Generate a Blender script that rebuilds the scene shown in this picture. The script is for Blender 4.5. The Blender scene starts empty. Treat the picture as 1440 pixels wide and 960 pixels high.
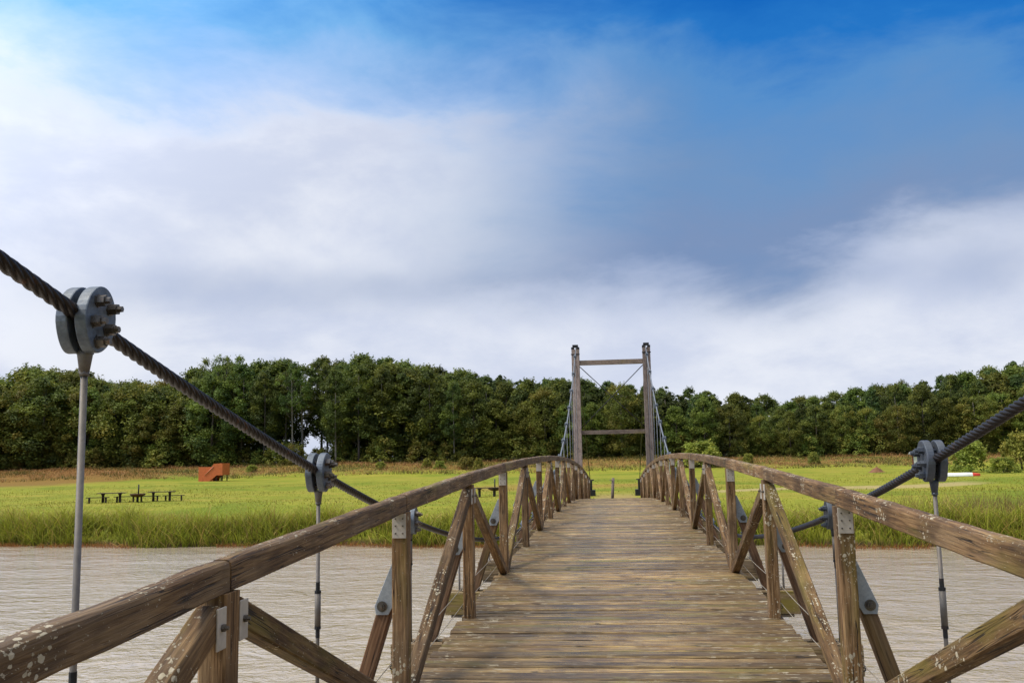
import bpy, bmesh, math, random
from mathutils import Vector, Matrix, Euler
R = math.radians
rnd = random.Random(7)
S = bpy.context.scene
COL = S.collection

# ------------------------------------------------------------------ camera
EYE = Vector((-0.002, 0.0, 4.6))
F, W, H = 1300.0, 1440.0, 960.0          # focal length in pixels of the 1440x960 photograph
THETA, PSI, ROLL = math.atan(162.7/1300), math.atan(0.1013+7.5/1300), -0.02
cd = bpy.data.cameras.new('camera'); cam = bpy.data.objects.new('camera', cd); COL.objects.link(cam)
cd.sensor_width = 36.0; cd.lens = 36.0*F/W; cd.clip_start = 0.05; cd.clip_end = 5000
ROT = Matrix.Rotation(PSI, 3, 'Z') @ Matrix.Rotation(math.pi/2+THETA, 3, 'X') @ Matrix.Rotation(ROLL, 3, 'Z')
cam.matrix_world = Matrix.Translation(EYE) @ ROT.to_4x4()
S.camera = cam
def ray(px, py):
    return (ROT @ Vector(((px-W/2)/F, -(py-H/2)/F, -1.0))).normalized()
def at(px, py, Y):
    d = ray(px, py); return EYE + d*(Y/d.y)
def proj(p):
    c = ROT.transposed() @ (Vector(p)-EYE)
    return (W/2+F*c.x/-c.z, H/2-F*c.y/-c.z)

# ------------------------------------------------------------------ object helpers
def tag(o, label=None, cat=None, group=None, kind=None):
    if label: o['label'] = label
    if cat: o['category'] = cat
    if group: o['group'] = group
    if kind: o['kind'] = kind
    return o
def empty(name, loc=(0,0,0), rz=0.0):
    o = bpy.data.objects.new(name, None); COL.objects.link(o)
    o.location = loc; o.rotation_euler = (0,0,rz); o.empty_display_size = 0.3
    return o
def obj(name, me, parent=None, mat=None):
    o = bpy.data.objects.new(name, me); COL.objects.link(o)
    if parent: o.parent = parent
    if mat and not me.materials: me.materials.append(mat)
    return o
def dup(o, parent=None):
    c = o.copy(); COL.objects.link(c); c.parent = parent
    return c
class MB:
    def __init__(s): s.v=[]; s.f=[]; s.sm=[]; s.c=None
    def add(s, vs, fs, smooth=False):
        b=len(s.v); s.v.extend([tuple(p) for p in vs])
        for f in fs: s.f.append(tuple(b+i for i in f)); s.sm.append(smooth)
    def box(s, x0,x1,y0,y1,z0,z1, M=None, ch=0.0):
        if ch>0: return s.prism([(x0+ch,y0),(x1-ch,y0),(x1,y0+ch),(x1,y1-ch),(x1-ch,y1),(x0+ch,y1),(x0,y1-ch),(x0,y0+ch)], z0, z1, M)
        vs=[Vector(p) for p in ((x0,y0,z0),(x1,y0,z0),(x1,y1,z0),(x0,y1,z0),(x0,y0,z1),(x1,y0,z1),(x1,y1,z1),(x0,y1,z1))]
        if M: vs=[M@p for p in vs]
        s.add(vs,[(0,3,2,1),(4,5,6,7),(0,1,5,4),(1,2,6,5),(2,3,7,6),(3,0,4,7)])
    def prism(s, poly, z0, z1, M=None, smooth=False):
        n=len(poly)
        vs=[Vector((x,y,z0)) for x,y in poly]+[Vector((x,y,z1)) for x,y in poly]
        if M: vs=[M@p for p in vs]
        s.add(vs,[tuple(range(n-1,-1,-1)),tuple(range(n,2*n))])
        b=len(s.v)-2*n
        for i in range(n):
            j=(i+1)%n; s.f.append((b+i,b+j,b+n+j,b+n+i)); s.sm.append(smooth)
    def tube(s, pts, rad, n=8, cap=True, smooth=True):
        pts=[Vector(p) for p in pts]
        if not hasattr(rad,'__len__'): rad=[rad]*len(pts)
        rings=[]; up=None
        for i,p in enumerate(pts):
            t=(pts[min(i+1,len(pts)-1)]-pts[max(i-1,0)]).normalized()
            if up is None:
                a=Vector((1,0,0)) if abs(t.x)<.8 else Vector((0,1,0)); u=(a-t*a.dot(t)).normalized()
            else: u=(up-t*up.dot(t)).normalized()
            up=u; w=t.cross(u)
            rings.append([p+(u*math.cos(2*math.pi*k/n)+w*math.sin(2*math.pi*k/n))*rad[i] for k in range(n)])
        vs=[q for r in rings for q in r]; fs=[]
        for i in range(len(pts)-1):
            for k in range(n):
                k2=(k+1)%n; fs.append((i*n+k,i*n+k2,(i+1)*n+k2,(i+1)*n+k))
        s.add(vs,fs,smooth)
        if cap:
            b=len(s.v)-len(vs)
            s.f.append(tuple(b+k for k in range(n-1,-1,-1))); s.sm.append(False)
            s.f.append(tuple(b+len(vs)-n+k for k in range(n))); s.sm.append(False)
    def mesh(s, name, mat=None):
        me=bpy.data.meshes.new(name); me.from_pydata(s.v,[],s.f)
        me.polygons.foreach_set('use_smooth', s.sm)
        if s.c:
            a=me.color_attributes.new('Col','FLOAT_COLOR','POINT')
            flat=[x for c in s.c for x in (c[0],c[1],c[2],1.0)]
            a.data.foreach_set('color', flat)
        if mat: me.materials.append(mat)
        me.update(); return me
def bevel(me, w, seg=2):
    bm=bmesh.new(); bm.from_mesh(me)
    es=[e for e in bm.edges if len(e.link_faces)==2 and e.calc_face_angle(0)>0.5]
    bmesh.ops.bevel(bm, geom=es, offset=w, segments=seg, profile=0.6, affect='EDGES', clamp_overlap=True)
    bm.to_mesh(me); bm.free(); me.update(); return me

# ------------------------------------------------------------------ materials
def new_mat(name):
    m=bpy.data.materials.new(name); m.use_nodes=True
    nt=m.node_tree; nt.nodes.clear()
    out=nt.nodes.new('ShaderNodeOutputMaterial'); b=nt.nodes.new('ShaderNodeBsdfPrincipled')
    nt.links.new(b.outputs[0],out.inputs[0]); return m,nt,b,out
class NT:
    def __init__(s,nt): s.nt=nt
    def n(s,t,**k):
        x=s.nt.nodes.new('ShaderNode'+t)
        for a,v in k.items(): setattr(x,a,v)
        return x
    def l(s,a,b): s.nt.links.new(a,b)
    def val(s,sock,v):
        if hasattr(v,'links') or hasattr(v,'is_output'): s.l(v,sock)
        else: sock.default_value=v
    def math(s,op,a,b=0.0,c=None,clamp=False):
        x=s.n('Math',operation=op,use_clamp=clamp); s.val(x.inputs[0],a); s.val(x.inputs[1],b)
        if c is not None: s.val(x.inputs[2],c)
        return x.outputs[0]
    def mix(s,f,a,b,blend='MIX'):
        x=s.n('MixRGB',blend_type=blend); s.val(x.inputs[0],f)
        for i,v in ((1,a),(2,b)):
            if isinstance(v,tuple): x.inputs[i].default_value=(*v,1) if len(v)==3 else v
            else: s.val(x.inputs[i],v)
        return x.outputs[0]
    def ramp(s,f,stops,interp='LINEAR'):
        x=s.n('ValToRGB'); x.color_ramp.interpolation=interp; s.l(f,x.inputs[0])
        el=x.color_ramp.elements
        while len(el)<len(stops): el.new(0.5)
        for e,(p,c) in zip(el,stops):
            e.position=p; e.color=(*c,1) if isinstance(c,tuple) else (c,c,c,1)
        return x.outputs[0]
    def noise(s,vec,scale,detail=4,rough=.55,dist=0.0,out=0):
        x=s.n('TexNoise'); x.inputs['Scale'].default_value=scale; x.inputs['Detail'].default_value=detail
        x.inputs['Roughness'].default_value=rough; x.inputs['Distortion'].default_value=dist
        if vec: s.l(vec,x.inputs['Vector'])
        return x.outputs[out]
    def mapping(s,vec,scale=(1,1,1),loc=(0,0,0),rot=(0,0,0)):
        x=s.n('Mapping'); s.l(vec,x.inputs[0]); x.inputs['Scale'].default_value=scale
        x.inputs['Location'].default_value=loc; x.inputs['Rotation'].default_value=rot
        return x.outputs[0]
    def step(s,v,a,b):
        x=s.n('MapRange',interpolation_type='SMOOTHSTEP'); s.val(x.inputs[0],v)
        x.inputs[1].default_value=a; x.inputs[2].default_value=b; return x.outputs[0]
    def bump(s,h,strength,dist):
        x=s.n('Bump'); x.inputs['Strength'].default_value=strength; x.inputs['Distance'].default_value=dist
        s.l(h,x.inputs['Height']); return x.outputs[0]

def wood(name, axis='Z', dark=(.026,.014,.006), mid=(.15,.080,.031), light=(.35,.22,.10),
         moss=.4, lichen=.5, rough=.75, island=False, seed=0.0, grey=0.3, lsize=16, lst=.55, lamt=.95, tv=.55, worn=False):
    m,nt,b,out=new_mat(name); N=NT(nt)
    tc=N.n('TexCoord'); oi=N.n('ObjectInfo')
    if island:
        g=N.n('NewGeometry'); rv=g.outputs['Random Per Island']
    else: rv=oi.outputs['Random']
    off=N.n('CombineXYZ'); N.l(N.math('MULTIPLY',rv,37.0),off.inputs[0]); N.l(N.math('MULTIPLY',rv,91.0),off.inputs[1]); N.l(N.math('MULTIPLY_ADD',rv,53.0,seed),off.inputs[2])
    va=N.n('VectorMath',operation='ADD'); N.l(tc.outputs['Object'],va.inputs[0]); N.l(off.outputs[0],va.inputs[1])
    v=va.outputs[0]
    sc={'Z':(1,1,.05),'X':(.05,1,1),'Y':(1,.05,1)}[axis]
    sc2={'Z':(1,1,.2),'X':(.2,1,1),'Y':(1,.2,1)}[axis]
    vg=N.mapping(v,sc); vm=N.mapping(v,sc2)
    grain=N.noise(vg,70,6,.65,.4); fibre=N.noise(vg,190,3,.6)
    blot=N.noise(vm,7,5,.6); big=N.noise(v,2.2,4,.55)
    g=N.math('ADD',N.math('MULTIPLY',grain,.62),N.math('ADD',N.math('MULTIPLY',blot,.30),N.math('MULTIPLY',fibre,.12)))
    c=N.ramp(g,[(.37,dark),(.5,mid),(.65,light)])
    c=N.mix(N.math('MULTIPLY',N.step(blot,.48,.66),grey),c,(.165,.128,.088))
    c=N.mix(N.math('MULTIPLY',N.step(big,.50,.36),.55),c,tuple(x*1.4 for x in dark))
    tint=N.math('MULTIPLY_ADD',rv,tv,1-tv*.5)
    tcmb=N.n('CombineXYZ')
    for i in range(3): N.l(tint,tcmb.inputs[i])
    c=N.mix(1.0,c,tcmb.outputs[0],'MULTIPLY')
    geo=N.n('NewGeometry'); sep=N.n('SeparateXYZ'); N.l(geo.outputs['Normal'],sep.inputs[0])
    up=N.step(sep.outputs[2],.2,.8)
    # moss: greenish yellow films
    mo=N.noise(vm,4.2,5,.62); mm=N.math('MULTIPLY',N.step(mo,.52,.68),moss)
    c=N.mix(mm,c,(.19,.155,.024))
    # lichen: pale round crusts that gather in colonies, denser on the weather side
    lv=N.mapping(v,{'Z':(1,1,.7),'X':(lst,1,1),'Y':(1,.7,1)}[axis])
    wob=N.n('VectorMath',operation='SCALE'); N.l(N.noise(v,60,2,.5,0,1),wob.inputs[0]); wob.inputs['Scale'].default_value=.012
    lva=N.n('VectorMath',operation='ADD'); N.l(lv,lva.inputs[0]); N.l(wob.outputs[0],lva.inputs[1])
    vo=N.n('TexVoronoi'); N.l(lva.outputs[0],vo.inputs['Vector']); vo.inputs['Scale'].default_value=lsize*2.2
    vs_=N.n('SeparateColor'); N.l(vo.outputs['Color'],vs_.inputs[0])
    lz=N.noise(v,3.5,4,.65)
    colony=N.step(N.math('MULTIPLY_ADD',up,.09,lz),.60-.12*lichen,.72-.10*lichen)
    rad=N.math('MULTIPLY',N.math('MULTIPLY',N.math('POWER',vs_.outputs[0],1.5),.62),N.math('MULTIPLY_ADD',colony,.85,.15))
    sp_=N.math('SUBTRACT',rad,vo.outputs['Distance'])
    lm=N.math('MULTIPLY',N.step(sp_,-.02,.07),1.0 if lichen>0 else 0.0)
    crust=N.noise(lv,lsize*3.2,3,.6,.3)
    lm2=N.math('MULTIPLY',N.step(N.math('MULTIPLY_ADD',colony,.08,crust),.665,.70),1.0 if lichen>0 else 0.0)
    lm=N.math('MAXIMUM',lm,N.math('MULTIPLY',lm2,.85))
    lc=N.mix(N.noise(v,30,2),(.30,.26,.155),(.56,.50,.39))
    if worn:      # feet keep the middle of the deck smooth and pale, crusts and dirt gather at the sides
        ox=N.n('SeparateXYZ'); N.l(tc.outputs['Object'],ox.inputs[0])
        edge=N.step(N.math('ADD',N.math('ABSOLUTE',ox.outputs[0]),N.math('MULTIPLY_ADD',big,.8,-.4)),.45,1.15)
        c=N.mix(N.math('MULTIPLY',edge,.45),c,(.075,.045,.02))
        lm=N.math('MULTIPLY',lm,N.math('MULTIPLY_ADD',edge,.8,.3))
        lm=N.math('MAXIMUM',lm,N.math('MULTIPLY',N.math('MULTIPLY',N.step(crust,.60,.66),edge),.75))
    c=N.mix(N.math('MULTIPLY',lm,lamt),c,lc)
    # fine checks (splits)
    ck=N.noise(N.mapping(v,{'Z':(1,1,.03),'X':(.03,1,1),'Y':(1,.03,1)}[axis]),38,2,.5)
    cm=N.math('MULTIPLY',N.math('MULTIPLY',N.step(N.math('ABSOLUTE',N.math('SUBTRACT',ck,.5)),.020,.006),N.step(big,.42,.55)),.9)
    c=N.mix(cm,c,(.012,.008,.006))
    N.l(c,b.inputs['Base Color']); b.inputs['Specular IOR Level'].default_value=.3
    rr=N.math('ADD',N.math('MULTIPLY',blot,-.35),rough+.17)
    if worn: rr=N.math('MULTIPLY_ADD',edge,.30,N.math('SUBTRACT',rr,.08)); b.inputs['Specular IOR Level'].default_value=.38
    N.l(rr,b.inputs['Roughness'])
    hgt=N.math('ADD',g,N.math('ADD',N.math('MULTIPLY',cm,-.5),N.math('MULTIPLY',lm,.25)))
    N.l(N.bump(hgt,.9,.008),b.inputs['Normal'])
    return m
def metal(name, base, rough=.5, met=.6, var=.25, rust=0.0, scale=9):
    m,nt,b,out=new_mat(name); N=NT(nt); tc=N.n('TexCoord'); oi=N.n('ObjectInfo')
    va=N.n('VectorMath',operation='ADD'); N.l(tc.outputs['Object'],va.inputs[0])
    off=N.n('CombineXYZ'); N.l(N.math('MULTIPLY',oi.outputs['Random'],40.0),off.inputs[0]); N.l(off.outputs[0],va.inputs[1])
    n1=N.noise(va.outputs[0],scale,5,.65); n2=N.noise(va.outputs[0],scale*6,3,.6)
    dk=tuple(x*(1-var*1.6) for x in base); lt=tuple(min(1,x*(1+var)) for x in base)
    c=N.ramp(N.math('MULTIPLY_ADD',n2,.35,N.math('MULTIPLY',n1,.65)),[(.3,dk),(.7,lt)])
    if rust>0: c=N.mix(N.math('MULTIPLY',N.step(n1,.55,.7),rust),c,(.16,.065,.03))
    N.l(c,b.inputs['Base Color']); b.inputs['Metallic'].default_value=met
    N.l(N.math('MULTIPLY_ADD',n2,.3,rough-.15),b.inputs['Roughness'])
    N.l(N.bump(n2,.25,.002),b.inputs['Normal']); return m
def leafmat(name, gain=1.0, trans=.25, objvar=.35):
    m,nt,b,out=new_mat(name); N=NT(nt)
    a=N.n('Attribute',attribute_name='Col'); oi=N.n('ObjectInfo')
    hs=N.n('HueSaturation'); N.l(a.outputs[0],hs.inputs['Color'])
    N.l(N.math('MULTIPLY_ADD',oi.outputs['Random'],.05,.457),hs.inputs['Hue'])
    N.l(N.math('MULTIPLY_ADD',oi.outputs['Random'],objvar,gain-objvar/2),hs.inputs['Value'])
    N.l(hs.outputs[0],b.inputs['Base Color']); b.inputs['Roughness'].default_value=.55
    b.inputs['Specular IOR Level'].default_value=.25
    t=N.n('BsdfTranslucent'); N.l(hs.outputs[0],t.inputs[0])
    mx=N.n('MixShader'); mx.inputs[0].default_value=trans
    N.l(b.outputs[0],mx.inputs[1]); N.l(t.outputs[0],mx.inputs[2]); N.l(mx.outputs[0],out.inputs[0])
    return m
def simple(name, col, rough=.7, var=.3, scale=6, met=0.0):
    return metal(name, col, rough, met, var, 0, scale)

M_post=wood('post_timber','Z',lsize=22,lichen=.75,moss=.35,light=(.37,.24,.12))
M_brace=wood('brace_timber','Z',lsize=22,lichen=.5,moss=.5,mid=(.125,.068,.026),light=(.29,.18,.078))
M_rail=wood('rail_timber','Z',lichen=.62,moss=.45,mid=(.145,.078,.030),light=(.33,.205,.09),rough=.66,lsize=25)
M_deck=wood('deck_timber','X',island=True,lichen=.35,moss=.85,worn=True,dark=(.036,.018,.006),mid=(.20,.119,.040),light=(.53,.375,.145),rough=.36,grey=.12,lsize=20,lst=.16,lamt=.8,tv=1.0)
M_raker=wood('raker_timber','Z',lichen=-.5,moss=.2,mid=(.15,.075,.036),light=(.26,.15,.08))
M_beam=wood('beam_timber','X',lichen=.2,moss=.8,mid=(.17,.12,.065),light=(.33,.25,.16))
M_tower=wood('tower_timber','Z',lichen=-.5,moss=.15,dark=(.09,.068,.06),mid=(.24,.19,.17),light=(.40,.34,.31),grey=.4)
M_towerb=wood('tower_beam_timber','X',lichen=-.5,moss=.4,dark=(.08,.06,.045),mid=(.22,.17,.14),light=(.38,.31,.26),grey=.4)
M_galv=metal('galvanised_steel',(.115,.14,.175),.52,.45,.38,0.10,14)
M_gusset=metal('pale_galvanised_steel',(.30,.33,.36),.5,.3,.25,.10,14)
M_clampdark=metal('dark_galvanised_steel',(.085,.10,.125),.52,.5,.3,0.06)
M_plate=metal('pale_steel_plate',(.46,.42,.36),.55,.15,.18,.12)
M_bolt=metal('bolt_steel',(.13,.115,.10),.45,.7,.35,.5,30)
M_rod=metal('hanger_steel',(.17,.155,.14),.6,.35,.3,.25)
M_dark=metal('dark_steel',(.03,.032,.036),.55,.6,.3,.2)
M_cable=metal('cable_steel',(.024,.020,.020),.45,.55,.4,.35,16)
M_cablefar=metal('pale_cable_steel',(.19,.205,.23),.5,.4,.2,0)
M_wire=metal('wire_steel',(.38,.33,.25),.5,.5,.3,.2)
M_leaf=leafmat('tree_leaves',1.6,.36,.6)
M_reed=leafmat('reed_blades',1.0,.35,0)
M_bark=simple('tree_bark',(.10,.085,.07),.9,.4)
M_barkpale=simple('pale_tree_bark',(.26,.24,.21),.9,.4)
M_picnic=simple('picnic_timber',(.055,.036,.024),.85,.4)
M_rust=simple('rusty_iron',(.10,.045,.025),.8,.4)
M_orange=simple('orange_painted_wood',(.55,.135,.036),.6,.14,3)
M_orangelight=simple('orange_painted_rail',(.55,.22,.13),.6,.1,3)
M_white=simple('white_paint',(.78,.80,.76),.45,.08,3)
M_red=simple('red_paint',(.62,.05,.025),.4,.1,3)
M_redpost=simple('red_brown_paint',(.14,.03,.02),.6,.2,3)
M_roof=simple('grey_roof_sheet',(.30,.30,.30),.6,.2,3)
M_soil=simple('brown_soil',(.20,.095,.045),.95,.4,3)

# ------------------------------------------------------------------ bridge geometry functions
SP=2.6; YC=7.14*SP
def mm(Y): return (Y-YC)/SP
def zr(Y): return 4.62-.0092*mm(Y)**2          # top of handrail
def zd(Y): return zr(Y)-1.24                   # deck surface
def zc(Y): return 4.6-1.37+.0526*mm(Y)**2      # main cable
KS=list(range(-9,12)); YK={k:YC+SP*k for k in KS}
YT=49.1
bridge=empty('suspension_bridge',(0,YC,0))
tag(bridge,'weathered timber footbridge hung from twisted steel cables across the brown river','bridge')
def child(name, me, mat=None, parent=bridge, loc=(0,0,0), rot=None):
    o=obj(name,me,parent,mat)
    p=Vector(loc)-Vector(bridge.location) if parent is bridge else Vector(loc)
    o.location=p
    if rot is not None: o.rotation_mode='QUATERNION'; o.rotation_quaternion=rot
    return o
def beam_between(name, me, a, b, length, parent=bridge, mat=None):
    """me runs along local Z from 0..length; local X stays on world X"""
    a=Vector(a); b=Vector(b); d=b-a; L=d.length; t=d/L
    x=Vector((1,0,0)); x=(x-t*x.dot(t)).normalized(); y=t.cross(x)
    Mx=Matrix((x,y,t)).transposed()
    o=child(name,me,mat,parent,a,Mx.to_quaternion()); o.scale=(1,1,L/length); return o
# deck boards (one mesh: planks are the surface of the deck)
mb=MB(); y=-5.0; r2=random.Random(3)
while y<YT+1.2:
    wdt=r2.choice([.118,.12,.125,.14,.165]); g=r2.uniform(.014,.026)
    yc=y+wdt/2; z=zd(yc); sl=math.atan((zd(yc+.1)-zd(yc-.1))/.2)
    hl=1.355+r2.uniform(-.018,.022); hr=1.355+r2.uniform(-.018,.022)
    dz=r2.uniform(-.006,.006); tw=r2.uniform(-.006,.006)
    c=.012; sec=[(-wdt/2,-.045),(wdt/2,-.045),(wdt/2,-c),(wdt/2-c,0),(wdt/4,.0008),(-wdt/4,.0008),(-wdt/2+c,0),(-wdt/2,-c)]
    n=len(sec); vs=[]
    xs=[-hl,-hl*.5,0,hr*.5,hr]
    for i,x in enumerate(xs):
        bow=r2.uniform(-.0025,.0025)
        for (u,w) in sec:
            vs.append((x, yc-YC+u*math.cos(sl)-w*math.sin(sl), z+dz+bow+tw*x*u*6+w*math.cos(sl)+u*math.sin(sl)))
    fs=[tuple(range(n)),tuple(reversed(range(len(vs)-n,len(vs))))]
    for i in range(len(xs)-1):
        for k in range(n):
            k2=(k+1)%n; fs.append((i*n+k,(i+1)*n+k,(i+1)*n+k2,i*n+k2))
    mb.add(vs,fs); y+=wdt+g
deck=child('deck',mb.mesh('deck',M_deck)); deck.location=(0,0,0)
tag(deck,'worn wet planks with pale lichen and yellow moss')
# stringers
for X in (-1.05,-.35,.35,1.05):
    mb=MB(); pts=[]; ys=[-5+i*1.0 for i in range(56)]
    vs=[];fs=[]
    for yy in ys:
        zt=zd(yy)-.052
        vs+=[(-.06,yy-YC,zt-.16),(.06,yy-YC,zt-.16),(.06,yy-YC,zt),(-.06,yy-YC,zt)]
    for i in range(len(ys)-1):
        for k in range(4): k2=(k+1)%4; fs.append((i*4+k,i*4+k2,(i+1)*4+k2,(i+1)*4+k))
    fs+= [(0,3,2,1),(len(vs)-4,len(vs)-3,len(vs)-2,len(vs)-1)]
    mb.add(vs,fs); o=child('stringer',mb.mesh('stringer',M_brace)); o.location=(X,0,0)

# shared part meshes
def cyl(r,h,n=16,axis='Z',z0=0.0):
    m=MB(); p=[(0,0,z0),(0,0,z0+h)]
    if axis=='X': p=[(z0,0,0),(z0+h,0,0)]
    if axis=='Y': p=[(0,z0,0),(0,z0+h,0)]
    m.tube(p,r,n); return m
mb=MB(); mb.box(-.046,.046,-.058,.058,0,1.0); me_post=None
def post_mesh(L):
    m=MB(); nz=8; vs=[];fs=[]; q=random.Random(int(L*1000))
    ch=.008
    for i in range(nz+1):
        zz=L*i/nz; dx=q.uniform(-.003,.003); dy=q.uniform(-.003,.003)
        for x,yy in ((-.046+ch,-.058),(.046-ch,-.058),(.046,-.058+ch),(.046,.058-ch),(.046-ch,.058),(-.046+ch,.058),(-.046,.058-ch),(-.046,-.058+ch)):
            vs.append((x+dx,yy+dy,zz))
    for i in range(nz):
        for k in range(8): k2=(k+1)%8; fs.append((i*8+k,i*8+k2,(i+1)*8+k2,(i+1)*8+k))
    fs+= [tuple(range(7,-1,-1)),tuple(range(len(vs)-8,len(vs)))]
    m.add(vs,fs); return m.mesh('post',M_post)
me_post=post_mesh(1.32)
m=MB(); m.box(-.040,.040,-.046,.046,0,2.75,ch=.007); me_diag=m.mesh('diagonal_brace',M_brace)
m=MB(); m.box(-.034,.034,-.052,.052,0,SP-.008)
me_rail=m.mesh('handrail',M_rail)
def rail_mesh(L):
    # cross section: local x across, local y = up; rounded top, slightly worn
    m=MB(); q=random.Random(5); sec=[(-.034,-.105),(.034,-.105),(.037,-.100),(.037,-.022),(.034,-.010),(.026,-.003),(.012,0),(-.012,0),(-.026,-.003),(-.034,-.010),(-.037,-.022),(-.037,-.100)]
    n=len(sec); nz=14; vs=[];fs=[]
    for i in range(nz+1):
        zz=L*i/nz; dx=q.uniform(-.0022,.0022); dy=q.uniform(-.0025,.0025); e=.004 if i in (0,nz) else 0
        for x,yy in sec: vs.append((x*(1-e*10)+dx, -((yy+.0525)*(1-e*10)-.0525+dy), zz))
        if i in (0,nz): pass
    for i in range(nz):
        for k in range(n): k2=(k+1)%n; fs.append((i*n+k,(i+1)*n+k,(i+1)*n+k2,i*n+k2))
    fs+=[tuple(range(n)),tuple(reversed(range(len(vs)-n,len(vs))))]
    m.add(vs,fs); me=m.mesh('handrail',M_rail); me.polygons.foreach_set('use_smooth',[False]*len(me.polygons)); return me
me_rail=rail_mesh(SP)
# plate with six bolt heads on the camera face of odd posts
m=MB(); m.box(-.042,.042,-.006,0,-.145,0,ch=0)
me_plate=bevel(m.mesh('bracket_plate',M_plate),.003,2)
m=MB()
m.tube([(0,-.0055,0),(0,-.0125,0)],.0048,6,smooth=False)
me_pbolt=m.mesh('bolt',M_bolt)
# angle plates on even posts
m=MB(); m.box(0,.006,-.034,.034,-.13,0); me_angle=bevel(m.mesh('angle_plate',M_plate),.004,2)
m=MB(); m.tube([(.006,0,-.062),(.017,0,-.062),(.0171,0,-.062),(.028,0,-.062)],[.0125,.0125,.007,.0065],6,smooth=False); me_abolt=m.mesh('bolt',M_bolt)
m=MB(); m.tube([(0,0,0),(0,0,1)],.0035,6); me_wireseg=m.mesh('guard_wire',M_wire)
# raker + gusset
m=MB(); m.box(-.043,.043,-.048,.048,0,.66,ch=.006); me_raker=m.mesh('raker',M_raker)
def gusset_mesh(s):
    m=MB(); poly=[(0,.30),(.022*s,.30),(.130*s,.05),(.120*s,.0),(.045*s,.0),(0,.075)]
    if s<0: poly=poly[::-1]
    Mx=Matrix.Rotation(math.pi/2,4,'X')
    m.prism(poly,-.005,.005,Mx); return bevel(m.mesh('gusset_plate',M_gusset),.002,1)
me_gus={1:gusset_mesh(1),-1:gusset_mesh(-1)}
m=MB(); m.tube([(0,-.004,0),(0,-.0105,0),(0,-.0106,0),(0,-.026,0),(0,-.0261,0),(0,-.038,0)],[.032,.032,.020,.020,.011,.010],12,smooth=False); me_gbolt=m.mesh('bolt',M_bolt)
m=MB(); m.box(-1.98,1.98,-.135,-.03,-.25,0); m.box(-1.98,1.98,.03,.135,-.25,0)
me_cross=bevel(m.mesh('cross_beam',M_beam),.006,1)
m=MB(); m.tube([(0,0,0),(0,-.013,0),(0,-.0131,0),(0,-.035,0)],[.034,.034,.016,.016],12,smooth=False); me_cbolt=m.mesh('bolt',M_bolt)
m=MB(); m.box(-.075,.075,-.15,.15,-.023,0); me_hplate=m.mesh('hanger_plate',M_bolt)
# eye hooks
m=MB()
m.tube([(0,0,0),(.009,0,0)]+[(.019-.010*math.cos(a),0,.010*math.sin(a)) for a in [i*2*math.pi/12 for i in range(13)]],.0034,6)
me_hook=m.mesh('eye_bolt',M_dark)

for k in KS:
    Y=YK[k]; z1=zr(Y); z0=zd(Y)
    cb=child('cross_beam',me_cross,None,bridge,(0,Y+.07,z0-.215))
    for sx in (-1,1):
        hp=obj('hanger_plate',me_hplate,cb); hp.location=(sx*1.83,0,-.252)
        if Y<20: bo=obj('bolt',me_cbolt,cb); bo.location=(sx*1.5,-.137,-.10)
    for s in (-1,1):
        px=s*1.29
        p=child('post',me_post,None,bridge,(px,Y,z1-.105-1.32))
        if s>0: p.rotation_euler=(0,0,math.pi)
        if k%2: # odd: plate on the camera face, braces meet at the foot
            pl=obj('bracket_plate',me_plate,p); pl.location=(0,-.0585,1.315)
            if s>0: pl.location=(0,.0585,1.315); pl.rotation_euler=(0,0,math.pi)
            if Y<14:
                for bx in (-.022,.022):
                    for bz in (-.03,-.072,-.116):
                        pb=obj('bolt',me_pbolt,pl); pb.location=(bx,0,bz)
        else:
            for dy in (-1,1):
                pl=obj('angle_plate',me_angle,p)      # on the inner face, lapping post and brace end
                pl.location=(.0405,dy*.088,1.285); pb=obj('bolt',me_abolt,pl)
        if Y<18:
            for hz in (.04,.19,.34):
                hk=obj('eye_bolt',me_hook,p); hk.location=(-.045,0,hz+.075); hk.rotation_euler=(0,0,math.pi)
        # raker with gusset on the outside of the post
        top=Vector((s*1.395,Y+.10,z0+.60)); bot=Vector((s*1.65,Y+.10,z0-.205))
        rk=beam_between('raker',me_raker,bot,top,.66)
        gp=child('gusset_plate',me_gus[s],None,bridge,(s*1.339,Y+.045,z0+.525))
        gb=obj('bolt',me_gbolt,gp); gb.location=(s*.082,0,.05)
        # handrail segment to the next station
        if k+1 in YK:
            Y2=YK[k+1]; g=.004
            hr=beam_between('handrail',me_rail,(s*1.292,Y+g,zr(Y)),(s*1.292,Y2-g,zr(Y2)),SP)
            a=Vector((s*1.30,Y,0)); 
            if k%2==0: # even->odd : top to foot
                A=(s*1.29,Y+.075,z1-.175); B=(s*1.29,Y2-.09,zd(Y2)+.02)
            else:
                A=(s*1.29,Y2-.075,zr(Y2)-.175); B=(s*1.29,Y+.09,z0+.02)
            beam_between('diagonal_brace',me_diag,B,A,2.75)
# guard wires along the outside of the posts
for s in (-1,1):
    for hz in (.04,.19,.34):
        m=MB(); pts=[]
        for i,k in enumerate(KS):
            Y=YK[k]; pts.append((s*1.354,Y-YC,zd(Y)-.085+hz+.0))
            if k+1 in YK:
                for t in (.25,.5,.75):
                    yy=Y+SP*t; pts.append((s*1.354,yy-YC,(zd(Y)*(1-t)+zd(YK[k+1])*t)-.085+hz-.02*math.sin(math.pi*t)))
        m.tube(pts,.0032,6); o=child('guard_wire',m.mesh('guard_wire',M_wire)); o.location=(0,0,0)

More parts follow.
